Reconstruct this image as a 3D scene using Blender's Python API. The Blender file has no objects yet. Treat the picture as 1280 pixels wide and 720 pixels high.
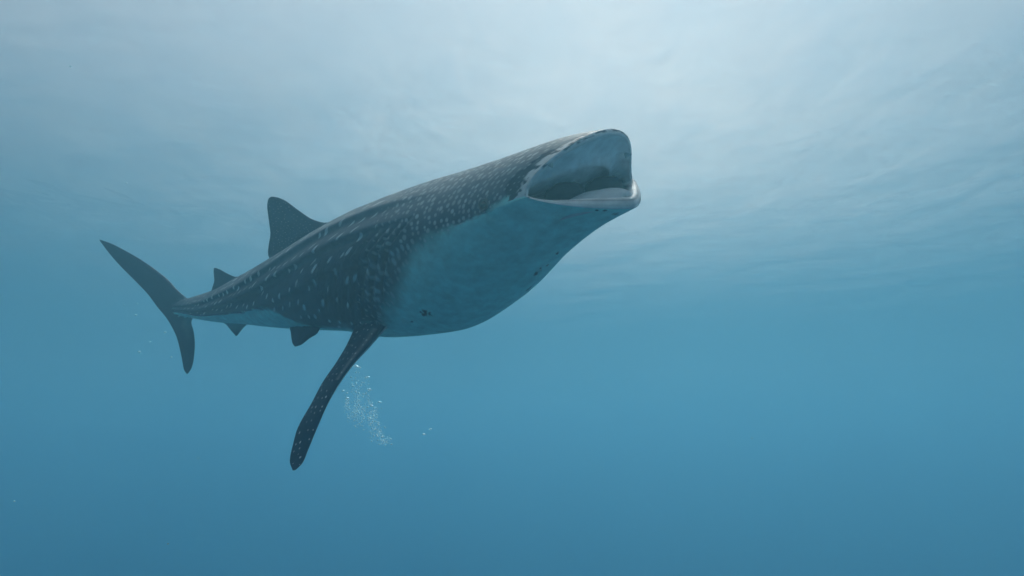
import bpy, bmesh, math, random
import numpy as np
from mathutils import Matrix, Vector, kdtree

random.seed(7)
rng = np.random.default_rng(11)
sc = bpy.context.scene
col = sc.collection
R = math.radians

# ------------------------------------------------------------------ camera
CAM_DEPTH = 7.5          # metres under the sea surface (sea level is z = 0)
cam_d = bpy.data.cameras.new('camera')
cam_d.sensor_width = 36.0
cam_d.lens = 28.0
cam_d.clip_start = 0.05
cam_d.clip_end = 2000
cam = bpy.data.objects.new('camera', cam_d)
col.objects.link(cam)
cam.location = (0, 0, -CAM_DEPTH)
cam.rotation_euler = (R(90 + 12), 0, 0)
sc.camera = cam

# ------------------------------------------------------------------ sky, sun, exposure
SUN_EL, SUN_AZ = 53, 9           # degrees; azimuth from +Y (ahead) towards +X
world = bpy.data.worlds.new('World')
sc.world = world
world.use_nodes = True
wn = world.node_tree
wn.nodes.clear()
sky = wn.nodes.new('ShaderNodeTexSky')
sky.sky_type = 'NISHITA'
sky.sun_disc = False
sky.sun_elevation = R(SUN_EL)
sky.sun_rotation = R(SUN_AZ)
bg = wn.nodes.new('ShaderNodeBackground')
bg.inputs['Strength'].default_value = 0.05
wo = wn.nodes.new('ShaderNodeOutputWorld')
wn.links.new(sky.outputs[0], bg.inputs[0])
wn.links.new(bg.outputs[0], wo.inputs[0])

sun_d = bpy.data.lights.new('sun', 'SUN')
sun_d.energy = 5.0
sun_d.angle = R(6)
sun_d.color = (1.0, 0.93, 0.85)
sun = bpy.data.objects.new('sun', sun_d)
col.objects.link(sun)
to_sun = Vector((math.sin(R(SUN_AZ)) * math.cos(R(SUN_EL)), math.cos(R(SUN_AZ)) * math.cos(R(SUN_EL)), math.sin(R(SUN_EL))))
sun.rotation_euler = to_sun.to_track_quat('Z', 'Y').to_euler()
sun.location = (0, 0, 30)

sc.view_settings.view_transform = 'Standard'
sc.view_settings.look = 'None'
sc.view_settings.gamma = 1.0
sc.view_settings.use_curve_mapping = False
sc.view_settings.exposure = 0.97
sc.render.engine = 'CYCLES'
cy_ = sc.cycles
cy_.max_bounces = 6
cy_.diffuse_bounces = 3
cy_.glossy_bounces = 3
cy_.transmission_bounces = 6
cy_.transparent_max_bounces = 8
cy_.volume_bounces = 2
cy_.use_denoising = True
cy_.use_adaptive_sampling = True
cy_.adaptive_threshold = 0.02
cy_.sample_clamp_indirect = 4.0

# water: per-metre scattering and absorption for red, green, blue
SCAT = (0.0068, 0.0172, 0.0218)
TIR = (0.40, 0.86)
ABSO = (0.032, 0.0145, 0.0065)


# ------------------------------------------------------------------ helpers
def tag(o, label=None, cat=None, group=None, kind=None):
    for k, v in (('label', label), ('category', cat), ('group', group), ('kind', kind)):
        if v:
            o[k] = v
    return o


def mat(name):
    m = bpy.data.materials.new(name)
    m.use_nodes = True
    nt = m.node_tree
    nt.nodes.clear()
    return m, nt, nt.nodes.new('ShaderNodeOutputMaterial')


def node(nt, kind, **kw):
    n = nt.nodes.new(kind)
    for k, v in kw.items():
        if k in n.inputs.keys():
            n.inputs[k].default_value = v
        else:
            setattr(n, k, v)
    return n


def pmat(name, colr, rough=0.5, noise=0.0, scale=20.0, spec=0.3):
    m, nt, out = mat(name)
    b = node(nt, 'ShaderNodeBsdfPrincipled', Roughness=rough)
    b.inputs['Specular IOR Level'].default_value = spec
    tc = node(nt, 'ShaderNodeTexCoord')
    nz = node(nt, 'ShaderNodeTexNoise', Scale=scale, Detail=4.0)
    nt.links.new(tc.outputs['Object'], nz.inputs['Vector'])
    mx = node(nt, 'ShaderNodeMix', data_type='RGBA')
    mx.inputs['A'].default_value = tuple(max(0, c * (1 - noise)) for c in colr) + (1,)
    mx.inputs['B'].default_value = tuple(min(1, c * (1 + noise)) for c in colr) + (1,)
    mx.inputs[6].default_value = mx.inputs['A'].default_value if False else tuple(max(0, c * (1 - noise)) for c in colr) + (1,)
    mx.inputs[7].default_value = tuple(min(1, c * (1 + noise)) for c in colr) + (1,)
    nt.links.new(nz.outputs['Fac'], mx.inputs[0])
    nt.links.new(mx.outputs[2], b.inputs['Base Color'])
    nt.links.new(b.outputs[0], out.inputs['Surface'])
    return m


def new_mesh(name, V, faces, material=None, parent=None, smooth=True):
    me = bpy.data.meshes.new(name)
    me.from_pydata([tuple(v) for v in V], [], faces)
    if smooth:
        me.polygons.foreach_set('use_smooth', [True] * len(me.polygons))
    me.update()
    o = bpy.data.objects.new(name, me)
    col.objects.link(o)
    if material:
        me.materials.append(material)
    if parent:
        o.parent = parent
    return o


def grid_faces(n, m, wrap=True, caps=None):
    """quads of n rings of m points; caps: (index of first pole, index of last pole)"""
    f = []
    mm = m if wrap else m - 1
    for i in range(n - 1):
        a = i * m
        b = a + m
        for j in range(mm):
            k = (j + 1) % m
            f.append((a + j, a + k, b + k, b + j))
    if caps:
        p, q = caps
        e = (n - 1) * m
        for j in range(m):
            k = (j + 1) % m
            f.append((p, k, j))
            f.append((q, e + j, e + k))
    return f


def pchip(xk, yk, x):
    xk = np.asarray(xk, float)
    yk = np.asarray(yk, float)
    x = np.asarray(x, float)
    h = np.diff(xk)
    d = np.diff(yk) / h
    m = np.zeros_like(yk)
    m[0] = d[0]
    m[-1] = d[-1]
    for i in range(1, len(xk) - 1):
        if d[i - 1] * d[i] > 0:
            w1 = 2 * h[i] + h[i - 1]
            w2 = h[i] + 2 * h[i - 1]
            m[i] = (w1 + w2) / (w1 / d[i - 1] + w2 / d[i])
    i = np.clip(np.searchsorted(xk, x) - 1, 0, len(xk) - 2)
    t = (x - xk[i]) / h[i]
    return ((1 + 2 * t) * (1 - t) ** 2 * yk[i] + t * (1 - t) ** 2 * h[i] * m[i]
            + t * t * (3 - 2 * t) * yk[i + 1] + t * t * (t - 1) * h[i] * m[i + 1])


def sstep(a, b, x):
    t = np.clip((x - a) / (b - a), 0, 1)
    return t * t * (3 - 2 * t)


_H = rng.random((256, 256))


def vnoise(x, y):
    """value noise on a hashed grid, 0..1"""
    xi = np.floor(x).astype(int)
    yi = np.floor(y).astype(int)
    fx = x - xi
    fy = y - yi
    fx = fx * fx * (3 - 2 * fx)
    fy = fy * fy * (3 - 2 * fy)
    g = lambda a, b: _H[a % 256, b % 256]
    return ((g(xi, yi) * (1 - fx) + g(xi + 1, yi) * fx) * (1 - fy)
            + (g(xi, yi + 1) * (1 - fx) + g(xi + 1, yi + 1) * fx) * fy)


def fbm(x, y, o=4):
    r = 0
    a = .5
    for i in range(o):
        r = r + a * vnoise(x * 2 ** i + 17.3 * i, y * 2 ** i + 5.1 * i)
        a *= .5
    return r / (1 - .5 ** o)


def resample(P, n, sharp=False):
    """n points along a polyline, smooth through its corners"""
    P = np.asarray(P, float)
    d = np.r_[0, np.cumsum(np.linalg.norm(np.diff(P, axis=0), axis=1))]
    t = np.linspace(0, d[-1], n)
    return np.stack([pchip(d, P[:, k], t) for k in range(P.shape[1])], 1)


# ------------------------------------------------------------------ sea surface
def spaced(lo, hi, fine, a, b):
    """grid lines: fine spacing inside [a, b], growing outside"""
    x = list(np.arange(a, b, fine))
    st = fine
    while x[-1] < hi:
        st *= 1.12
        x.append(min(hi, x[-1] + st))
    st = fine
    while x[0] > lo:
        st *= 1.12
        x.insert(0, max(lo, x[0] - st))
    return np.array(x)


gx = spaced(-160, 160, .16, -34, 34)
gy = spaced(-90, 260, .16, 4, 58)
GX, GY = np.meshgrid(gx, gy)
Z = np.zeros_like(GX)
for k in range(34):                                    # a light chop from many small wave trains
    wl = 0.7 * 1.13 ** k if k < 20 else rng.uniform(.6, 6)
    an = rng.normal(0.5, 0.75)
    ph = rng.uniform(0, 6.283)
    kx, ky = math.cos(an) * 6.283 / wl, math.sin(an) * 6.283 / wl
    amp = .0006 * wl ** .8
    Z += amp * np.sin(GX * kx + GY * ky + ph + .8 * np.sin(GX * ky * .37 - GY * kx * .41 + ph * 2))
Z *= np.exp(-(np.maximum(0, np.hypot(GX, GY - 25) - 45) / 40) ** 2)
Z = np.clip(Z, -.45, .45)
m_surf, nt, out = mat('sea_surface')
tl = node(nt, 'ShaderNodeBsdfTranslucent', Color=(.98, .84, .72, 1))
tr = node(nt, 'ShaderNodeBsdfTransparent', Color=(.93, .97, .98, 1))
geo = node(nt, 'ShaderNodeNewGeometry')
nz = node(nt, 'ShaderNodeTexNoise', Scale=.8, Detail=2.5, Roughness=.5, Distortion=.35)
mp = node(nt, 'ShaderNodeMapping')
mp.inputs['Scale'].default_value = (1.0, .55, 1.0)
mp.inputs['Rotation'].default_value = (0, 0, R(25))
nt.links.new(geo.outputs['Position'], mp.inputs['Vector'])
nt.links.new(mp.outputs[0], nz.inputs['Vector'])
bp = node(nt, 'ShaderNodeBump', Strength=1.0, Distance=.042)
nt.links.new(nz.outputs['Fac'], bp.inputs['Height'])
nt.links.new(bp.outputs[0], tl.inputs['Normal'])
mr = node(nt, 'ShaderNodeMapRange')
mr.inputs['From Min'].default_value = .3
mr.inputs['From Max'].default_value = .7
mr.inputs['To Min'].default_value = .65
mr.inputs['To Max'].default_value = .77
nt.links.new(nz.outputs['Fac'], mr.inputs['Value'])
mx = node(nt, 'ShaderNodeMixShader')
nt.links.new(mr.outputs[0], mx.inputs[0])
nt.links.new(tr.outputs[0], mx.inputs[1])
rf = node(nt, 'ShaderNodeBsdfRefraction', Color=(1, .78, .64, 1), Roughness=.75, IOR=1.04)
nt.links.new(bp.outputs[0], rf.inputs['Normal'])
mx0 = node(nt, 'ShaderNodeMixShader')
mx0.inputs[0].default_value = .8
nt.links.new(tl.outputs[0], mx0.inputs[1])
nt.links.new(rf.outputs[0], mx0.inputs[2])
nt.links.new(mx0.outputs[0], mx.inputs[2])
# towards grazing angles the surface mirrors the deep water (total internal reflection, softened by the chop)
lw = node(nt, 'ShaderNodeLayerWeight', Blend=.5)
tir = node(nt, 'ShaderNodeMapRange', interpolation_type='SMOOTHSTEP')
tir.inputs['From Min'].default_value = TIR[0]
tir.inputs['From Max'].default_value = TIR[1]
nt.links.new(lw.outputs['Facing'], tir.inputs['Value'])
gls = node(nt, 'ShaderNodeBsdfGlossy', Roughness=.4, Color=(.97, .97, .97, 1))
mx9 = node(nt, 'ShaderNodeMixShader')
nt.links.new(tir.outputs[0], mx9.inputs[0])
nt.links.new(mx.outputs[0], mx9.inputs[1])
nt.links.new(gls.outputs[0], mx9.inputs[2])
nt.links.new(mx9.outputs[0], out.inputs['Surface'])
surf = new_mesh('water_surface', np.stack([GX, GY, Z], -1).reshape(-1, 3), grid_faces(len(gy), len(gx), wrap=False), m_surf)
tag(surf, 'pale rippled underside of the sea surface overhead', 'water', kind='structure')

# ------------------------------------------------------------------ sea bed far below, lost in the blue
m_bed = pmat('sand', (.34, .31, .25), .9, .25, .6)
bx = np.linspace(-160, 160, 90)
by = np.linspace(-90, 260, 90)
BX, BY = np.meshgrid(bx, by)
bed = new_mesh('seabed', np.stack([BX, BY, -60 + 2.5 * fbm(BX / 22, BY / 22)], -1).reshape(-1, 3), grid_faces(90, 90, wrap=False), m_bed)
tag(bed, 'sandy sea bed far below in the deep blue', 'seabed', kind='structure')

# ------------------------------------------------------------------ whale shark
S = [0, .35, .8, 1.4, 2.1, 2.9, 3.7, 4.5, 5.3, 6.1, 6.9, 7.5, 8.0]         # stations behind the mouth
HT = [.3481, .4088, .4477, .4819, .5177, .5249, .4782, .3994, .3312, .2734, .222, .2252, .2374]
HB = [.2515, .312, .4419, .6971, .8523, .8228, .6807, .5828, .4667, .3375, .2158, .097, -.0154]
WD = [.6437, .6849, .7274, .766, .7703, .7458, .6855, .6103, .5199, .4172, .3107, .215, .1316]
DC, OL, ZC, LEN, EU, EL, NUP, NLO = .3479, .0556, .0582, 8.099, 2.456, 1.9847, -.183, -.6332
cyf = lambda s: .3807 * (s / 8) ** 2 - .3084 * (s / 8) ** 4


def body_pt(s, th, detail=True):
    ht = pchip(S, HT, s)
    hb = pchip(S, HB, s)
    w = pchip(S, WD, s)
    k = sstep(4.2, 7.2, s)                              # towards the tail the section is centred on its own axis
    mid = k * (ht - hb) / 2
    h_ = (ht + hb) / 2
    ht = ht + k * (h_ - ht)
    hb = hb + k * (h_ - hb)
    c = np.cos(th)
    sn = np.sin(th)
    n = 2 + np.where(c >= 0, NUP, NLO) * np.exp(-(s / 1.2) ** 2)
    cc = np.sign(c) * np.abs(c) ** (2 / n)
    ss = np.sign(sn) * np.abs(sn) ** (2 / n)
    y = -w * ss
    z = np.where(c >= 0, ht * cc, hb * cc)
    b = np.exp(-(s / .75) ** 2)
    xs = (np.where(c >= 0, 0, OL) * np.abs(c) ** .6 - DC * np.abs(sn) ** np.where(c >= 0, EU, EL)) * b
    if detail:
        a = np.degrees(np.abs(th))
        rad = np.sqrt(y * y + z * z) + 1e-6
        dr = np.zeros_like(y)
        env = sstep(1.3, 2.4, s)
        for a0, a1, amp in ((46, 66, .036), (67, 88, .046), (91, 110, .026)):     # long ridges down the flank
            ac = a0 + (a1 - a0) * sstep(2.2, 5.4, s)
            arc = (a - ac) / 57.3 * rad
            wdt = .05 * np.minimum(1, rad / .5)
            prof = np.where(arc < 0, np.exp(-(arc / (1.8 * wdt)) ** 2), np.exp(-(arc / (.55 * wdt)) ** 2)) - .45 * np.exp(-((arc - 1.5 * wdt) / wdt) ** 2)
            end = 1 - sstep(6.6, 7.8, s) * (0 if amp > .03 else 1)
            dr += amp * prof * env * end * np.minimum(1, rad / .4)
        for g in range(5):                                                    # gill slits
            s0 = 1.90 + .15 * g + .43 * (a - 96) / 29
            e = np.exp(-((s - s0 - .015) / .022) ** 2)
            f = np.exp(-((s - s0 + .05) / .05) ** 2)
            ext = sstep(66, 80, a) * (1 - sstep(112, 122, a))
            dr += ext * (-.03 * e + .014 * f)
        fo = sstep(2.0, 2.3, s) * (1 - sstep(3.0, 3.5, s)) * sstep(60, 85, a) * (1 - sstep(125, 140, a))
        dr += fo * .005 * np.sin((s - .43 * (a - 96) / 29) * 95 + 3 * vnoise(s * 6, a / 9))
        dr += .007 * (fbm(s * 2.2, th * 2.4, 3) - .5) * sstep(.2, .9, s)
        # throat bulge edge, soft fold behind the jaw corner
        dr += -.022 * np.exp(-((s - .34 - .16 * np.cos((a - 95) / 40)) / .03) ** 2) * sstep(86, 92, a) * (1 - sstep(104, 122, a))
        y = y + dr * y / rad
        z = z + dr * z / rad
    x = -s * LEN / 8 + xs
    return np.stack([x, y + cyf(s), z + ZC * b + mid], -1)


# pale belly: dorsal limit angle (degrees from the back) along the body
BS = [0, .12, .41, .86, 1.26, 1.56, 1.79, 2.08, 2.5, 3.14, 3.49, 3.89, 4.2, 4.33, 4.42, 4.58, 5.04, 5.7, 6.34, 7.09, 8.0]
BA = [78, 82, 91, 92, 94, 101, 110, 121, 137, 146, 149, 147, 137, 127, 119, 112, 110, 112, 113, 111, 110]

NT = 304
ths = np.linspace(-np.pi, np.pi, NT, endpoint=False)
s_list = np.r_[np.linspace(0, .06, 7), np.arange(.07, 3.4, .0125), np.arange(3.41, 8.0, .024), 8.0]
SG, TG = np.meshgrid(s_list, ths, indexing='ij')
BODY = body_pt(SG, TG)

DARK = np.array([.014, .030, .070])
BELLY = np.array([.42, .87, .81])
LIP = np.array([.76, .77, .76])
PALATE = np.array([.82, .90, .92])
PAD = np.array([.018, .027, .038])


def lerp(a, b, t):
    return a + (b - a) * np.asarray(t)[..., None]


A = np.degrees(np.abs(TG))
lim = np.interp(SG, BS, BA)
rag = (fbm(SG * 7, TG * 6) - .5)
soft = 5.5 + 4 * sstep(.8, 1.6, SG) * (1 - sstep(3.8, 4.4, SG)) - 3.5 * sstep(4.3, 4.8, SG)
bel = sstep(-soft, soft, A - lim + rag * 12)
tone = 1 + .5 * (fbm(SG * 1.3 + 9, TG * 2.0) - .5) + .35 * (fbm(SG * 9, TG * 9) - .5)
C = lerp(DARK * np.ones(SG.shape + (3,)), BELLY, bel) * np.where(bel > .5, 1 + .25 * (tone - 1), tone)[..., None]
# grey back, its lit top painted into the skin colour, fading down the flank
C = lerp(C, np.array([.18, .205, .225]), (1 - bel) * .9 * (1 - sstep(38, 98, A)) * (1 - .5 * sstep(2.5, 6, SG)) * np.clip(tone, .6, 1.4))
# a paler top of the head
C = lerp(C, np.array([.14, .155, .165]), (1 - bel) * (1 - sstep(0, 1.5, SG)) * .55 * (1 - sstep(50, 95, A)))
# pale edge of the upper lip, with dark worn blotches behind it
lipw = .055 + .07 * sstep(15, 55, A)
up = (A < 88)
C = lerp(C, LIP * .9, up * (1 - sstep(lipw * .6, lipw, SG + .03 * rag)))
bl = fbm(SG * 24 + 3, TG * 15, 3)
blot = sstep(.52, .57, bl + .16 * (1 - np.abs(SG - lipw * .92) / .045)) * (np.abs(SG - lipw * .92) < .09) * up
C = lerp(C, DARK * .7, np.clip(blot, 0, 1))
# dark patch above the corner of the jaw
pat = sstep(.0, .35, 1 - ((SG - .15) / .095) ** 2 - ((A - 66) / 15) ** 2 + 1.6 * rag)
C = lerp(C, DARK * .6, np.clip(pat, 0, 1))
# gill slits darker inside
# scars and marks on the throat and belly
for (ms, ma, ls, la, ro) in ((1.896, 137.4, .05, 2.6, .5), (1.865, 136, .025, 1.2, 0), (.935, 172.5, .05, 2.6, .8), (1.19, 185, .03, 1.4, .2),
                             (.694, 170, .02, 1.6, 0), (.03, 149, .014, 1.6, 0), (.03, 154, .016, 1.8, .3), (.08, 167, .03, 3.5, -.6),
                             (2.16, 141, .012, .7, 0), (.87, 176, .015, 1.0, 0)):
    TD = np.degrees(TG) % 360
    u = (SG - ms) / ls
    v = (TD - ma) / la
    u, v = u * math.cos(ro) + v * math.sin(ro), v * math.cos(ro) - u * math.sin(ro)
    C = lerp(C, np.array([.02, .025, .03]), sstep(0, .5, 1 - u * u - v * v + 4.5 * (fbm(SG * 40, TD * .9, 2) - .5)))
# spot fields: two lattices, dense on the head, sparse along the body
dk = 1 - bel
ra = dk * (1 - sstep(1.85, 2.3, SG - .0125 * np.clip(A - 80, -10, 60))) * sstep(.02, .3, SG) * sstep(8, 30, A + 12 * SG)
ra = ra * (.24 + .05 * sstep(60, 100, A))
rb = (1 - sstep(.1, .6, bel)) * sstep(1.95, 2.35, SG - .0125 * np.clip(A - 80, -10, 60)) * (1 - .35 * sstep(5.5, 7.5, SG)) * (1 - sstep(7.4, 7.9, SG))
SPA = np.stack([SG / .078, TG * 9.4, ra], -1)
SPB = np.stack([(SG - .0135 * A) / .2, TG * 3.6, rb * .32], -1)

# mouth: rolled lip, then the cavity, from the rim inwards
rim = BODY[0]
fwd = BODY[0] - BODY[6]
fwd /= np.linalg.norm(fwd, axis=1)[:, None]
ctr = np.array([-.12, 0, ZC * .9])
cT = np.cos(ths)
aT = np.degrees(np.abs(ths))
inw = np.stack([0 * cT, -rim[:, 1] * .75, -(rim[:, 2] - ctr[2]) * 1.6], 1)
inw /= np.linalg.norm(inw, axis=1)[:, None]
rl = .016 + .024 * sstep(95, 140, aT) + .006 * (1 - sstep(20, 70, aT))          # lip radius: fat lower lip
rings, rcol = [], []
for i, a in enumerate(np.linspace(0, math.pi, 13)[1:]):
    P = rim + fwd * (rl * .45 * math.sin(a))[:, None] + inw * (rl * (1 - math.cos(a)))[:, None]
    rings.append(P)
    groove_shade = math.exp(-((a - 2.1) / .2) ** 2) * .8 + math.exp(-((a - 1.1) / .16) ** 2) * .35  # lip creases have no relief here, their shade is drawn in the colour
    low = (1 - sstep(70, 85, 180 - aT))
    c0 = lerp(np.tile(LIP, (NT, 1)), np.array([.30, .31, .32]), groove_shade * low)
    upper_dark = sstep(.47, .54, fbm(ths * 9 + 2, np.full(NT, a * 1.3 + 4), 3)) * (1 - low) * (1 - sstep(1.2, 1.8, a)) * .8
    rcol.append(lerp(c0, DARK, upper_dark))
inner = rings[-1]
for dlt in np.r_[np.linspace(.012, .34, 30), np.linspace(.36, 1.5, 34)]:
    t = dlt / 1.5
    k = sstep(0, .25, dlt)
    cs = inner - ctr
    wY = 1 + .02 * k - .42 * sstep(.3, 1.5, dlt)
    upz = 1 + .03 * sstep(.0, .12, dlt) - .86 * sstep(.0, .52, dlt)
    loz = .95 + .25 * sstep(.1, 1.0, dlt)
    # hanging flap of skin across the palate
    flap = np.exp(-((dlt - .215) / .018) ** 2) + .55 * np.exp(-(np.minimum(0, dlt - .215) / .09) ** 2) * (dlt < .215)
    flap = flap * sstep(-.05, .25, cT) * .075
    P = np.stack([inner[:, 0] * (1 - sstep(0, 1.1, dlt)) + (-.15) * sstep(0, 1.1, dlt) - dlt,
                  inner[:, 1] * wY,
                  ctr[2] + np.where(cs[:, 2] > 0, cs[:, 2] * upz, cs[:, 2] * loz)], 1)
    P = P + inw * flap[:, None]
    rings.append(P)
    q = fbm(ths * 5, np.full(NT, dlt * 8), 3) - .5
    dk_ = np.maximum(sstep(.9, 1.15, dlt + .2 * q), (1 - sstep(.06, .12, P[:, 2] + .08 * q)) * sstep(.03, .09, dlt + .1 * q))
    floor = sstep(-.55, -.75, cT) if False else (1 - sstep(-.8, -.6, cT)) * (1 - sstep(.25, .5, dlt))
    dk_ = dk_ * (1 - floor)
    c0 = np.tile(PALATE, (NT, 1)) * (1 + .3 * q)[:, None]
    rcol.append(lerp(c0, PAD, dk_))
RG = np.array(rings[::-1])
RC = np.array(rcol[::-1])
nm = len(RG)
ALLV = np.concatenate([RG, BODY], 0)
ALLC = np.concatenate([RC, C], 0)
zz = np.zeros((nm, NT, 3))
ALLA = np.concatenate([zz, SPA], 0)
ALLB = np.concatenate([zz, SPB], 0)
nr = len(ALLV)
poles = np.array([RG[0].mean(0) + [-.12, 0, 0], BODY[-1].mean(0) + [-.10, 0, 0]])
bV = np.concatenate([ALLV.reshape(-1, 3), poles])
bC = np.concatenate([ALLC.reshape(-1, 3), [PAD, DARK]])
bA = np.concatenate([ALLA.reshape(-1, 3), np.zeros((2, 3))])
bB = np.concatenate([ALLB.reshape(-1, 3), np.zeros((2, 3))])
bF = grid_faces(nr, NT, caps=(nr * NT, nr * NT + 1))

SRC = [(bV, bC, bA, bB)]


def foil(LE, TE, thick, nrm, n=70, m=22, spots=None, under=None, edge=None, flare=None, wave=0.0):
    """fin between two edges (same direction of travel, root first); nrm: the way its first face looks; returns verts, faces"""
    LE = resample(LE, n)
    TE = resample(TE, n)
    nrm = np.asarray(nrm, float)
    nrm /= np.linalg.norm(nrm)
    c = (1 - np.cos(np.linspace(0, np.pi, m))) / 2
    prof = 1.45 * np.sqrt(np.maximum(c, 0)) * (1 - c) ** .9 + .012
    prof[-1] = .012
    prof[0] = .0
    V, Cc, Aa, Bb = [], [], [], []
    tspan = np.linspace(0, 1, n)
    tk = np.interp(tspan, np.linspace(0, 1, len(thick)), thick)
    if flare:
        tk = tk + flare[0] * np.exp(-(tspan / flare[1]) ** 1.5)
    for i in range(n):
        ch = TE[i] - LE[i]
        cl = np.linalg.norm(ch)
        P = LE[i] + ch * c[:, None]
        off = nrm * (prof * tk[i] * min(1, cl / .12))[:, None]
        ring = np.concatenate([(P + off), (P - off)[1:-1][::-1]])
        if wave:
            ring = ring + nrm * wave * math.sin(tspan[i] * 5) * tspan[i]
        V.append(ring)
        cc = np.concatenate([c, c[1:-1][::-1]])
        side = np.concatenate([np.ones(m), np.zeros(m - 2)])
        d_sp = tspan[i] * np.linalg.norm(LE[-1] - LE[0])
        tn = 1 + .5 * (fbm(cc * 5 + d_sp * 2, np.full(len(cc), d_sp * 6)) - .5)
        base = np.tile(DARK * .95, (len(cc), 1)) * tn[:, None]
        if under is not None:
            base = lerp(base, np.array(under), (side < .5) * 1.0)
        if edge is not None:
            base = edge(base, tspan[i], cc, side)
        Cc.append(base)
        u = cc * cl
        Aa.append(np.zeros((len(cc), 3)))
        r = (spots or 0) * (side > .5 if under is not None else 1) * np.ones(len(cc)) * sstep(.02, .1, cc) * (1 - sstep(.85, .97, cc))
        Bb.append(np.stack([u / .085 + 40, np.full(len(cc), d_sp / .075), r], 1))
    V = np.array(V)
    k = V.shape[1]
    poles = np.array([V[0].mean(0), V[-1].mean(0)])
    f = grid_faces(n, k, caps=(n * k, n * k + 1))
    z1 = np.zeros((2, 3))
    return (np.concatenate([V.reshape(-1, 3), poles]), np.concatenate([np.concatenate(Cc), [DARK, DARK]]),
            np.concatenate([np.concatenate(Aa), z1]), np.concatenate([np.concatenate(Bb), z1])), f


fins = []
plane = lambda pts, y: [(a, y, b) for a, b in pts]
# first dorsal
LE = [(-3.55, .40), (-3.74, .505), (-3.925, .522), (-4.168, .603), (-4.434, .776), (-4.664, .939), (-4.802, 1.003), (-4.90, 1.034)]
TE = [(-5.32, .12), (-5.32, .345), (-5.315, .42), (-5.247, .524), (-5.146, .641), (-5.104, .798), (-5.063, .953), (-5.0, 1.028)]
fins.append(foil(plane(LE, .084), plane(TE, .084), [.085, .07, .05, .035, .02], (0, -1, 0), spots=.13, flare=(.06, .25)))
# second dorsal
LE = [(-6.1, .18), (-6.2, .285), (-6.32, .298), (-6.532, .374), (-6.704, .456), (-6.83, .502)]
TE = [(-7.06, .08), (-7.138, .213), (-7.07, .259), (-6.945, .351), (-6.905, .456), (-6.87, .502)]
fins.append(foil(plane(LE, .113), plane(TE, .113), [.05, .03, .015], (0, -1, 0), flare=(.03, .25)))
# anal fin
LE = [(-6.15, -.18), (-6.283, -.32), (-6.429, -.352), (-6.6, -.409), (-6.705, -.447)]
TE = [(-6.98, -.10), (-7.0, -.235), (-6.935, -.273), (-6.855, -.348), (-6.75, -.447)]
mid_pale = lambda b, t, c, s: lerp(b, BELLY * .8, np.full(len(c), .75 * (1 - t)))
fins.append(foil(plane(LE, .117), plane(TE, .117), [.05, .03, .015], (0, -1, 0), edge=mid_pale))
# caudal fin: swung a little to the shark's right
bk = np.array([-.8829, -.4695, 0])
upv = np.array([-.0578, .1087, .9924])
nv = np.array([-.4659, .8762, -.1231])
pt = np.array([-7.95, .07, .07])
LE = [(1.329, 1.365), (1.145, 1.264), (.932, 1.116), (.661, .906), (.424, .695), (.243, .511), (.085, .298), (-.05, .16), (-.20, .03), (-.13, -.08), (-.04, -.198), (-.056, -.329), (-.044, -.49), (-.012, -.611), (.049, -.773), (.09, -.835), (.16, -.892)]
TE = [(1.334, 1.353), (1.202, 1.131), (1.001, .852), (.773, .57), (.61, .354), (.491, .15), (.38, -.016), (.308, -.161), (.246, -.35), (.226, -.53), (.219, -.706), (.215, -.823), (.18, -.892)]
to3 = lambda L_: [pt + bk * a + upv * b for a, b in L_]
fins.append(foil(to3(LE), to3(TE), [.012, .03, .05, .08, .10, .07, .05, .03, .012], -nv, n=110,
                 edge=lambda b, t, c, s: lerp(b, BELLY * .55, (.35 * sstep(.58, .66, t) * (1 - sstep(.72, .86, t)) * (1 - sstep(.25, .6, c))) * np.ones(len(c)))))
# right pectoral fin, lowered; the left one is its mirror image, carried level
LE = np.array([[-2.48, -.23, -.50], [-2.601, -.485, -.677], [-2.66, -.639, -.791], [-2.711, -.784, -.89], [-2.784, -.953, -1.045], [-2.815, -1.08, -1.174], [-2.852, -1.214, -1.348], [-2.881, -1.34, -1.514], [-2.886, -1.43, -1.612], [-2.876, -1.50, -1.638]])
TE = np.array([[-3.06, -.16, -.32], [-3.079, -.363, -.518], [-3.12, -.565, -.758], [-3.111, -.713, -.876], [-3.143, -.906, -1.036], [-3.13, -1.055, -1.168], [-3.143, -1.235, -1.335], [-3.103, -1.366, -1.491], [-3.035, -1.45, -1.576], [-2.90, -1.515, -1.638]])


def pec_edge(b, t, c, s):
    a = (t > .2) * (t < .52) * 1.0
    pale = a * sstep(.03, .06, c) * (1 - sstep(.10, .16, c)) * (s > .5)
    b = lerp(b, np.array([.22, .25, .26]), pale * .8)
    return b


sp = np.cross(LE[6] - LE[1], TE[3] - LE[3])
if sp[1] > 0:
    sp = -sp
fins.append(foil(LE, TE, [.10, .085, .06, .045, .03, .018], sp, n=110, spots=.2, under=(.35, .38, .38), edge=pec_edge, flare=(.05, .2), wave=.0))
rot = Matrix.Rotation(R(48), 3, 'X')
mir = lambda P: np.array([np.array([0, .45, -.45]) + np.array(rot @ (Vector((q[0], -q[1], q[2])) - Vector((0, .45, -.45)))) for q in P])
mir0 = lambda P: np.array([[q[0], -q[1], q[2]] for q in P])
sp2 = np.array(rot @ Vector((sp[0], -sp[1], sp[2])))
fins.append(foil(mir(LE), mir(TE), [.10, .085, .06, .045, .03, .018], sp2, n=110, spots=.2, under=(.35, .38, .38), flare=(.05, .2)))
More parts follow.
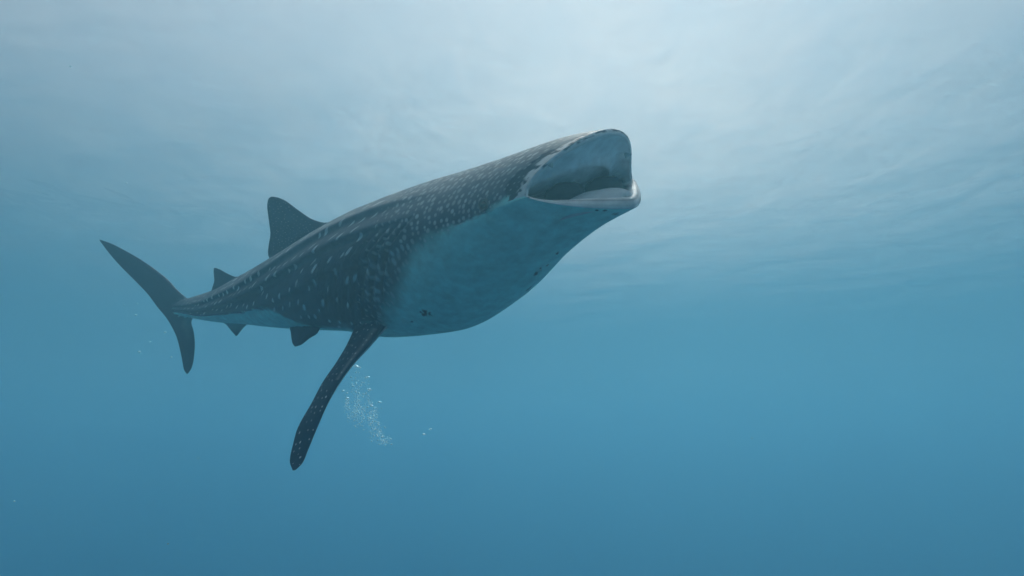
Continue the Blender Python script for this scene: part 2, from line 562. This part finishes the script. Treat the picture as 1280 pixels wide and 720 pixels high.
# pelvic fins
LE = np.array([[-3.88, -.20, -.44], [-3.944, -.303, -.563], [-3.971, -.337, -.604], [-4.077, -.359, -.63], [-4.228, -.404, -.683], [-4.305, -.409, -.69]])
TE = np.array([[-4.62, -.10, -.32], [-4.67, -.235, -.48], [-4.61, -.27, -.53], [-4.535, -.320, -.584], [-4.423, -.384, -.66], [-4.345, -.409, -.69]])
pn = (0, -math.cos(R(40)), math.sin(R(40)))
fins.append(foil(LE, TE, [.06, .05, .03, .02], pn, under=BELLY * .8))
fins.append(foil(mir0(LE), mir0(TE), [.06, .05, .03, .02], (0, math.cos(R(40)), math.sin(R(40))), under=BELLY * .8))


def fix_normals(o):
    bm = bmesh.new()
    bm.from_mesh(o.data)
    bmesh.ops.recalc_face_normals(bm, faces=bm.faces)
    bm.to_mesh(o.data)
    bm.free()


body_o = new_mesh('body', bV, bF)
fix_normals(body_o)
tmp = []
for (data, f) in fins:
    SRC.append(data)
    o = new_mesh('fin_source', data[0], f)
    fix_normals(o)
    tmp.append(o)
    md = body_o.modifiers.new('union', 'BOOLEAN')
    md.operation = 'UNION'
    md.solver = 'MANIFOLD'
    md.object = o
dg = bpy.context.evaluated_depsgraph_get()
me = bpy.data.meshes.new_from_object(body_o.evaluated_get(dg), depsgraph=dg)
body_o.modifiers.clear()
old = body_o.data
body_o.data = me
bpy.data.meshes.remove(old)
me.name = 'body'
for o in tmp:
    bpy.data.meshes.remove(o.data)
print('body verts', len(me.vertices), 'polys', len(me.polygons))

# carry colour and spot fields over to the joined skin, and soften the fin roots
sV, sC, sA, sB = (np.concatenate([q[i] for q in SRC]) for i in range(4))
kd = kdtree.KDTree(len(sV))
for i, v in enumerate(sV):
    kd.insert(v, i)
kd.balance()
nv_ = len(me.vertices)
co = np.empty(nv_ * 3, np.float32)
me.vertices.foreach_get('co', co)
co = co.reshape(-1, 3).astype(float)
idx = np.empty(nv_, int)
dist = np.empty(nv_)
for i, v in enumerate(co):
    _, j, d = kd.find(v)
    idx[i] = j
    dist[i] = d
seam = np.where(dist > 2e-4)[0]
print('seam verts', len(seam))
if len(seam):
    k2 = kdtree.KDTree(len(seam))
    for q, i in enumerate(seam):
        k2.insert(co[i], q)
    k2.balance()
    ds = np.array([k2.find(v)[2] for v in co])
    wgt = np.clip(1 - ds / .055, 0, 1)[:, None]
    ed = np.empty(len(me.edges) * 2, np.int32)
    me.edges.foreach_get('vertices', ed)
    ed = ed.reshape(-1, 2)
    for it in range(14):
        acc = np.zeros_like(co)
        cnt = np.zeros((nv_, 1))
        np.add.at(acc, ed[:, 0], co[ed[:, 1]])
        np.add.at(acc, ed[:, 1], co[ed[:, 0]])
        np.add.at(cnt, ed.ravel(), 1)
        co = co + (acc / np.maximum(cnt, 1) - co) * wgt * .5
    me.vertices.foreach_set('co', co.astype(np.float32).ravel())
ca = me.attributes.new('skin', 'FLOAT_COLOR', 'POINT')
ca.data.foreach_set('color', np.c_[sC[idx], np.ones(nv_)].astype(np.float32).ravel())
for nme, arr in (('spots_head', sA), ('spots_body', sB)):
    at = me.attributes.new(nme, 'FLOAT_VECTOR', 'POINT')
    at.data.foreach_set('vector', arr[idx].astype(np.float32).ravel())
me.polygons.foreach_set('use_smooth', [True] * len(me.polygons))
me.update()

# skin material
m_skin, nt, out = mat('shark_skin')
L = nt.links
bs = node(nt, 'ShaderNodeBsdfPrincipled', Roughness=.52)
bs.inputs['Specular IOR Level'].default_value = .08
at = node(nt, 'ShaderNodeAttribute', attribute_name='skin')
tc = node(nt, 'ShaderNodeTexCoord')


def spot_layer(attr, rnd, sx, sy, soft, wob):
    a = node(nt, 'ShaderNodeAttribute', attribute_name=attr)
    sep = node(nt, 'ShaderNodeSeparateXYZ')
    L.new(a.outputs['Vector'], sep.inputs[0])
    cmb = node(nt, 'ShaderNodeCombineXYZ')
    L.new(sep.outputs[0], cmb.inputs[0])
    L.new(sep.outputs[1], cmb.inputs[1])
    nz = node(nt, 'ShaderNodeTexNoise', Scale=1.3, Detail=2.0)
    L.new(cmb.outputs[0], nz.inputs['Vector'])
    ns = node(nt, 'ShaderNodeVectorMath', operation='MULTIPLY_ADD')
    L.new(nz.outputs['Color'], ns.inputs[0])
    ns.inputs[1].default_value = (wob, wob, 0)
    L.new(cmb.outputs[0], ns.inputs[2])
    vo = node(nt, 'ShaderNodeTexVoronoi', voronoi_dimensions='2D', Scale=1.0, Randomness=rnd)
    L.new(ns.outputs[0], vo.inputs['Vector'])
    sub = node(nt, 'ShaderNodeVectorMath', operation='SUBTRACT')
    L.new(ns.outputs[0], sub.inputs[0])
    L.new(vo.outputs['Position'], sub.inputs[1])
    mul = node(nt, 'ShaderNodeVectorMath', operation='MULTIPLY')
    L.new(sub.outputs[0], mul.inputs[0])
    mul.inputs[1].default_value = (sx, sy, 0)
    ln = node(nt, 'ShaderNodeVectorMath', operation='LENGTH')
    L.new(mul.outputs[0], ln.inputs[0])
    # each spot its own size
    sc_ = node(nt, 'ShaderNodeSeparateColor')
    L.new(vo.outputs['Color'], sc_.inputs[0])
    sz = node(nt, 'ShaderNodeMath', operation='MULTIPLY_ADD')
    L.new(sc_.outputs[0], sz.inputs[0])
    sz.inputs[1].default_value = .72
    sz.inputs[2].default_value = .65
    rr = node(nt, 'ShaderNodeMath', operation='MULTIPLY')
    L.new(sz.outputs[0], rr.inputs[0])
    L.new(sep.outputs[2], rr.inputs[1])
    df = node(nt, 'ShaderNodeMath', operation='SUBTRACT')
    L.new(rr.outputs[0], df.inputs[0])
    L.new(ln.outputs['Value'], df.inputs[1])
    mr = node(nt, 'ShaderNodeMapRange')
    mr.inputs['From Min'].default_value = -soft
    mr.inputs['From Max'].default_value = soft
    L.new(df.outputs[0], mr.inputs['Value'])
    gate = node(nt, 'ShaderNodeMath', operation='GREATER_THAN')
    L.new(sep.outputs[2], gate.inputs[0])
    gate.inputs[1].default_value = .03
    o = node(nt, 'ShaderNodeMath', operation='MULTIPLY')
    L.new(mr.outputs[0], o.inputs[0])
    L.new(gate.outputs[0], o.inputs[1])
    st = node(nt, 'ShaderNodeMath', operation='MULTIPLY_ADD')
    L.new(sc_.outputs[1], st.inputs[0])
    st.inputs[1].default_value = .55
    st.inputs[2].default_value = .6
    o2 = node(nt, 'ShaderNodeMath', operation='MULTIPLY')
    L.new(o.outputs[0], o2.inputs[0])
    L.new(st.outputs[0], o2.inputs[1])
    return o2.outputs[0], sep, nz


fa, _, _ = spot_layer('spots_head', .6, 1.15, .85, .10, .18)
fb, sepb, nzb = spot_layer('spots_body', .65, 2.6, 2.0, .10, .15)
# faint upright lines between the spots of the flank
fr = node(nt, 'ShaderNodeMath', operation='PINGPONG')
fr.inputs[1].default_value = .5
ad = node(nt, 'ShaderNodeMath', operation='MULTIPLY_ADD')
L.new(nzb.outputs['Fac'], ad.inputs[0])
ad.inputs[1].default_value = .12
L.new(sepb.outputs[0], ad.inputs[2])
L.new(ad.outputs[0], fr.inputs[0])
lr = node(nt, 'ShaderNodeMapRange')
lr.inputs['From Min'].default_value = .07
lr.inputs['From Max'].default_value = .0
L.new(fr.outputs[0], lr.inputs['Value'])
lm = node(nt, 'ShaderNodeMath', operation='MULTIPLY')
L.new(lr.outputs[0], lm.inputs[0])
L.new(sepb.outputs[2], lm.inputs[1])
lm2 = node(nt, 'ShaderNodeMath', operation='MULTIPLY')
L.new(lm.outputs[0], lm2.inputs[0])
lm2.inputs[1].default_value = .14
mxs = node(nt, 'ShaderNodeMath', operation='MAXIMUM')
hm = node(nt, 'ShaderNodeMath', operation='MULTIPLY')
L.new(fa, hm.inputs[0])
hm.inputs[1].default_value = .55
L.new(hm.outputs[0], mxs.inputs[0])
L.new(fb, mxs.inputs[1])
mxs2 = node(nt, 'ShaderNodeMath', operation='MAXIMUM')
L.new(mxs.outputs[0], mxs2.inputs[0])
L.new(lm2.outputs[0], mxs2.inputs[1])
mixc = node(nt, 'ShaderNodeMix', data_type='RGBA')
L.new(mxs2.outputs[0], mixc.inputs[0])
nzk = node(nt, 'ShaderNodeTexNoise', Scale=9.0, Detail=6.0, Roughness=.6)
L.new(tc.outputs['Object'], nzk.inputs['Vector'])
var = node(nt, 'ShaderNodeMapRange')
var.inputs['From Min'].default_value = .25
var.inputs['From Max'].default_value = .75
var.inputs['To Min'].default_value = .72
var.inputs['To Max'].default_value = 1.2
L.new(nzk.outputs['Fac'], var.inputs['Value'])
vm = node(nt, 'ShaderNodeVectorMath', operation='SCALE')
L.new(at.outputs['Color'], vm.inputs[0])
L.new(var.outputs[0], vm.inputs['Scale'])
L.new(vm.outputs[0], mixc.inputs[6])
mixc.inputs[7].default_value = (.60, .68, .70, 1)
L.new(mixc.outputs[2], bs.inputs['Base Color'])
nzf = node(nt, 'ShaderNodeTexNoise', Scale=60.0, Detail=4.0, Roughness=.7)
L.new(tc.outputs['Object'], nzf.inputs['Vector'])
bp = node(nt, 'ShaderNodeBump', Strength=.35, Distance=.012)
L.new(nzf.outputs['Fac'], bp.inputs['Height'])
L.new(bp.outputs[0], bs.inputs['Normal'])
L.new(bs.outputs[0], out.inputs['Surface'])
me.materials.clear()
me.materials.append(m_skin)

# the animal's frame in the world
PSI, PIT, ROLL = .8104, -.0066, .3391
f_ = Vector((math.cos(PSI) * math.cos(PIT), -math.sin(PSI) * math.cos(PIT), math.sin(PIT)))
l_ = Vector((0, 0, 1)).cross(f_).normalized()
u_ = f_.cross(l_)
l2 = l_ * math.cos(ROLL) + u_ * math.sin(ROLL)
u2 = f_.cross(l2)
shark = bpy.data.objects.new('whale_shark', None)
col.objects.link(shark)
M = Matrix((f_, l2, u2)).transposed().to_4x4()
M.translation = Vector((.7844, 5.4421, -5.5803))
shark.matrix_world = M
tag(shark, 'huge grey whale shark with pale spots, white belly and wide open mouth', 'whale shark')
body_o.parent = shark


def surf_frame(s, a):
    s = np.array([float(s)])
    t = np.array([math.radians(a)])
    p = body_pt(s, t)[0]
    ps = body_pt(s + .01, t)[0] - p
    pt_ = body_pt(s, t + .01)[0] - p
    n = np.cross(ps, pt_)
    n /= np.linalg.norm(n)
    c = body_pt(s, t + math.pi)[0]
    if np.dot(n, p - c) < 0:
        n = -n
    return p, ps / np.linalg.norm(ps), n


def ball(name, c, ax, rad, material, parent, nu=20, nvv=12):
    """ellipsoid with half-axes rad along the three axes ax"""
    V = []
    for i in range(1, nvv):
        ph = math.pi * i / nvv
        for j in range(nu):
            t = 2 * math.pi * j / nu
            q = (math.sin(ph) * math.cos(t), math.sin(ph) * math.sin(t), math.cos(ph))
            V.append(np.array(c) + sum(np.array(ax[k]) * rad[k] * q[k] for k in range(3)))
    n = nvv - 1
    V.append(np.array(c) + np.array(ax[2]) * rad[2])
    V.append(np.array(c) - np.array(ax[2]) * rad[2])
    return new_mesh(name, V, grid_faces(n, nu, caps=(n * nu, n * nu + 1)), material, parent)


m_eye = pmat('eye', (.012, .014, .016), .15, .2, 30, .6)
m_lid = pmat('eyelid', (.10, .115, .12), .5, .3, 40)
for sg in (1, -1):
    p, tx, n = surf_frame(.494, sg * 81.4)
    b3 = np.cross(n, tx)
    e = ball('eye', p - n * .008, (tx, b3, n), (.032, .03, .026), m_eye, shark)
    # rim of skin round the eye
    V = []
    for j in range(24):
        a = 2 * math.pi * j / 24
        d = tx * math.cos(a) + b3 * math.sin(a)
        for k in range(8):
            g = 2 * math.pi * k / 8
            V.append(p + d * (.04 + .011 * math.cos(g)) + n * (.011 * math.sin(g)))
    F = [(j * 8 + k, j * 8 + (k + 1) % 8, ((j + 1) % 24) * 8 + (k + 1) % 8, ((j + 1) % 24) * 8 + k) for j in range(24) for k in range(8)]
    new_mesh('eyelid', V, F, m_lid, e)

# tongue: a pale broad mound on the floor of the mouth
m_tongue = pmat('tongue', (.58, .64, .66), .45, .18, 9)
NU, NV = 46, 28
V = []
for i in range(NU):
    u = i / (NU - 1)
    xx = .02 - .95 * u
    half = .36 * (1 - (1 - min(1, u / .35)) ** 2.2 * .8) if u < .35 else .36 - .06 * (u - .35)
    hgt = .115 * math.sin(math.pi * min(1, .12 + u * 1.25 if u < .5 else 1 - (u - .5) * .9)) ** .8
    for j in range(NV):
        v = j / (NV - 1) * 2 - 1
        V.append((xx + .05 * v * v * 0, half * v, -.10 + hgt * (1 - abs(v) ** 2.6) * (1 - .14 * math.exp(-(v / .12) ** 2))))
n0 = len(V)
V += [(a, b, c - .05) for a, b, c in V]
F = grid_faces(NU, NV, wrap=False)
F += [tuple(n0 + k for k in q[::-1]) for q in F]
edge_ring = [j for j in range(NV)] + [i * NV + NV - 1 for i in range(1, NU)] + [(NU - 1) * NV + j for j in range(NV - 2, -1, -1)] + [i * NV for i in range(NU - 2, 0, -1)]
for a, b in zip(edge_ring, edge_ring[1:] + edge_ring[:1]):
    F.append((b, a, n0 + a, n0 + b))
tg = new_mesh('tongue', V, F, m_tongue, shark)
fix_normals(tg)

# dark filter pads at the back of the mouth, one each side, and the small nasal barbels on the upper lip
m_pad = pmat('filter_pad', (.018, .028, .04), .8, .4, 26, .03)
for sg in (-1, 1):
    c = np.array([-.44, .12 + sg * .24, .03])
    V = []
    for i in range(1, 14):
        ph = math.pi * i / 14
        for j in range(28):
            t = 2 * math.pi * j / 28
            rr = 1 + .05 * math.sin(9 * ph)
            rr += .04 * math.sin(23 * t)
            V.append(c + np.array([.17 * math.cos(ph), .13 * math.sin(ph) * math.cos(t) * rr, .10 * math.sin(ph) * math.sin(t) * rr]))
    V += [c + [.17, 0, 0], c - [.17, 0, 0]]
    new_mesh('filter_pad', V, grid_faces(13, 28, caps=(13 * 28, 13 * 28 + 1)), m_pad, shark)
m_barb = pmat('barbel', (.36, .42, .43), .5, .2, 30)
for sg in (1, -1):
    k = int(round((math.radians(sg * 50) + math.pi) / (2 * math.pi) * NT)) % NT
    p = rings[13][k]
    d = inw[k]
    f = fwd[k]
    V = []
    for i in range(9):
        u = i / 8
        cc = p - d * .02 + (d * .75 - f * .25) * (.065 * u) + np.array([0, 0, -.012 * u * u])
        w = .032 * (1 - u) ** .7 + .003
        for j in range(10):
            t = 2 * math.pi * j / 10
            side = np.cross(d, f)
            V.append(cc + side * (w * 1.3 * math.cos(t)) + f * (w * .6 * math.sin(t)))
    n_ = len(V)
    V += [V[0] * 0 + p - d * .02, V[-1]]
    new_mesh('nasal_barbel', V, grid_faces(9, 10, caps=(n_, n_ + 1)), m_barb, shark)

# ------------------------------------------------------------------ bubbles from a diver's breath
m_bub, nt, out = mat('air_bubble')
def air(nt, out, clear, gloss, kind):
    d1 = node(nt, kind, Color=(.62, .92, 1, 1))
    d2 = node(nt, 'ShaderNodeBsdfGlossy', Roughness=.2, Color=(.7, .92, 1, 1))
    t1 = node(nt, 'ShaderNodeBsdfTransparent')
    ma = node(nt, 'ShaderNodeMixShader')
    ma.inputs[0].default_value = gloss
    nt.links.new(d1.outputs[0], ma.inputs[1])
    nt.links.new(d2.outputs[0], ma.inputs[2])
    mx = node(nt, 'ShaderNodeMixShader')
    mx.inputs[0].default_value = 1 - clear
    nt.links.new(t1.outputs[0], mx.inputs[1])
    nt.links.new(ma.outputs[0], mx.inputs[2])
    nt.links.new(mx.outputs[0], out.inputs['Surface'])


air(nt, out, .35, .5, 'ShaderNodeBsdfTranslucent')
m_fizz, nt, out = mat('fine_bubbles')
air(nt, out, .5, .25, 'ShaderNodeBsdfTranslucent')

FPX = 1280 * 28 / 36
CA, SA = math.cos(R(12)), math.sin(R(12))


def at(u, v, d):
    x = (u - 640) / FPX * d
    h = (360 - v) / FPX * d
    return Vector((x, d * CA - h * SA, d * SA + h * CA - CAM_DEPTH))


def cap_mesh(name, seed, flat):
    """a rising bubble: domed above, flattened and uneven below"""
    r = random.Random(seed)
    V = []
    nu, nn = 18, 12
    w1, w2, p1 = r.uniform(.05, .14), r.uniform(.03, .1), r.uniform(0, 6)
    for i in range(1, nn):
        ph = math.pi * i / nn
        for j in range(nu):
            t = 2 * math.pi * j / nu
            z = math.cos(ph)
            k = 1 + w1 * math.sin(2 * t + p1) + w2 * math.sin(3 * t + p1 * 2) * math.sin(ph)
            V.append((math.sin(ph) * math.cos(t) * k, math.sin(ph) * math.sin(t) * k, z * flat if z > 0 else z * flat * .35))
    n = nn - 1
    V += [(0, 0, flat), (0, 0, -flat * .35)]
    m = bpy.data.meshes.new(name)
    m.from_pydata(V, [], grid_faces(n, nu, caps=(n * nu, n * nu + 1)))
    m.polygons.foreach_set('use_smooth', [True] * len(m.polygons))
    m.update()
    m.materials.append(m_bub)
    return m


caps = [cap_mesh('bubble', k, f) for k, f in enumerate((.42, .55, .7, .85))]


def bubble(u, v, d, width_px, k, label, group):
    o = bpy.data.objects.new('bubble', caps[k])
    col.objects.link(o)
    o.location = at(u, v, d)
    w = width_px / FPX * d / 2
    o.scale = (w, w, w)
    o.rotation_euler = (random.uniform(-.25, .25), random.uniform(-.25, .25), random.uniform(0, 6))
    tag(o, label, 'bubble', group)


zx = lambda a: 410 + a / 5.54
zy = lambda b: 440 + b / 5.54
D0 = 9.2
bubble(zx(200), zy(104), D0, 9.5, 0, 'largest domed silvery air bubble at the top of the bubble trail', None)
bubble(zx(272), zy(177), D0, 6.5, 1, 'second large silvery air bubble, just below the topmost one', None)
gtr = 'small bubbles in the trail under the shark'
for (a, b, w, k) in ((287, 262, 5.2, 2), (357, 348, 5.2, 1), (302, 375, 4.2, 2), (352, 505, 3, 3), (375, 590, 4.6, 2), (160, 175, 2.4, 3), (175, 237, 3.6, 1),
                     (107, 270, 3.8, 2), (135, 322, 4.6, 2), (133, 285, 2.8, 3), (128, 357, 2.6, 3), (318, 440, 2.4, 3), (215, 285, 2.6, 2), (440, 640, 3, 3)):
    bubble(zx(a), zy(b), D0 + random.uniform(-.3, .3), w, k, 'small pale air bubble rising in the trail below the shark', gtr)
for (a, b, w, k) in ((710, 535, 4.6, 1), (665, 572, 4.2, 2)):
    bubble(zx(a), zy(b), D0 + 1.2, w, k, 'one of two lone bubbles in open water beside the bubble trail', 'pair of lone bubbles')
for (a, b, w) in ((240, 205, 3), (250, 120, 2), (265, 480, 4), (345, 405, 2.5), (460, 335, 3), (505, 520, 3), (150, 130, 2)):
    bubble(130 + a / 6, 360 + b / 6, 14, w, 3, 'faint tiny bubble drifting in the blue behind the tail fin', 'faint bubbles near the tail fin')
for (u, v, w) in ((88, 83, 3.0), (158, 229, 2.2), (18, 627, 2.6), (210, 680, 2.4), (248, 573, 1.8), (940, 548, 2), (1010, 400, 1.6)):
    bubble(u, v, 5.5, w, 3, 'tiny lone bubble suspended in the open water', 'specks in the water')

ico = bmesh.new()
bmesh.ops.create_icosphere(ico, subdivisions=1, radius=1)
iv = np.array([v.co[:] for v in ico.verts])
ifc = [tuple(v.index for v in f.verts) for f in ico.faces]
ico.free()
V, F = [], []
for cx, cyy, sx, sy, n in ((195, 430, 38, 70, 110), (215, 370, 25, 90, 60), (300, 470, 45, 60, 90), (345, 560, 35, 35, 70), (390, 610, 30, 22, 50), (205, 260, 30, 70, 40), (130, 350, 16, 60, 40), (275, 330, 22, 70, 40), (320, 430, 22, 60, 40)):
    for q in range(int(n * 2.6)):
        u = zx(random.gauss(cx, sx * .75))
        v = zy(random.gauss(cyy, sy * .75))
        d = D0 + random.gauss(0, .18)
        r = random.choice((.0025, .0035, .0035, .005, .008)) * random.uniform(.7, 1.2)
        c = np.array(at(u, v, d))
        b0 = len(V)
        V.extend(c + iv * r)
        F.extend(tuple(b0 + k for k in f) for f in ifc)
fz = new_mesh('bubble_cloud', V, F, m_fizz)
tag(fz, 'milky haze of very fine bubbles in the trail below the shark', 'bubble cloud', kind='stuff')

# ------------------------------------------------------------------ the water itself
m_w, nt, out = mat('sea_water')
tot = max(s + a for s, a in zip(SCAT, ABSO)) * 1.6
pv = node(nt, 'ShaderNodeVolumePrincipled', Density=tot, Anisotropy=.52)
# principled volume: scattering = colour*density; absorption = (1-colour)*(1-sqrt(absorption colour))*density
cs = [s / tot for s in SCAT]
ac = [(1 - a / (tot * (1 - c))) ** 2 for a, c in zip(ABSO, cs)]
pv.inputs['Color'].default_value = (*cs, 1)
pv.inputs['Absorption Color'].default_value = (*ac, 1)
nt.links.new(pv.outputs[0], out.inputs['Volume'])
x0, x1, y0, y1, z0, z1 = -165, 165, -95, 265, -61.5, .8
V = [(x, y, z) for x in (x0, x1) for y in (y0, y1) for z in (z0, z1)]
F = [(0, 1, 3, 2), (4, 6, 7, 5), (0, 4, 5, 1), (2, 3, 7, 6), (0, 2, 6, 4), (1, 5, 7, 3)]
hz = new_mesh('haze', V, F, m_w, smooth=False)
tag(hz, 'blue hazy sea water filling the whole view', 'water', kind='stuff')
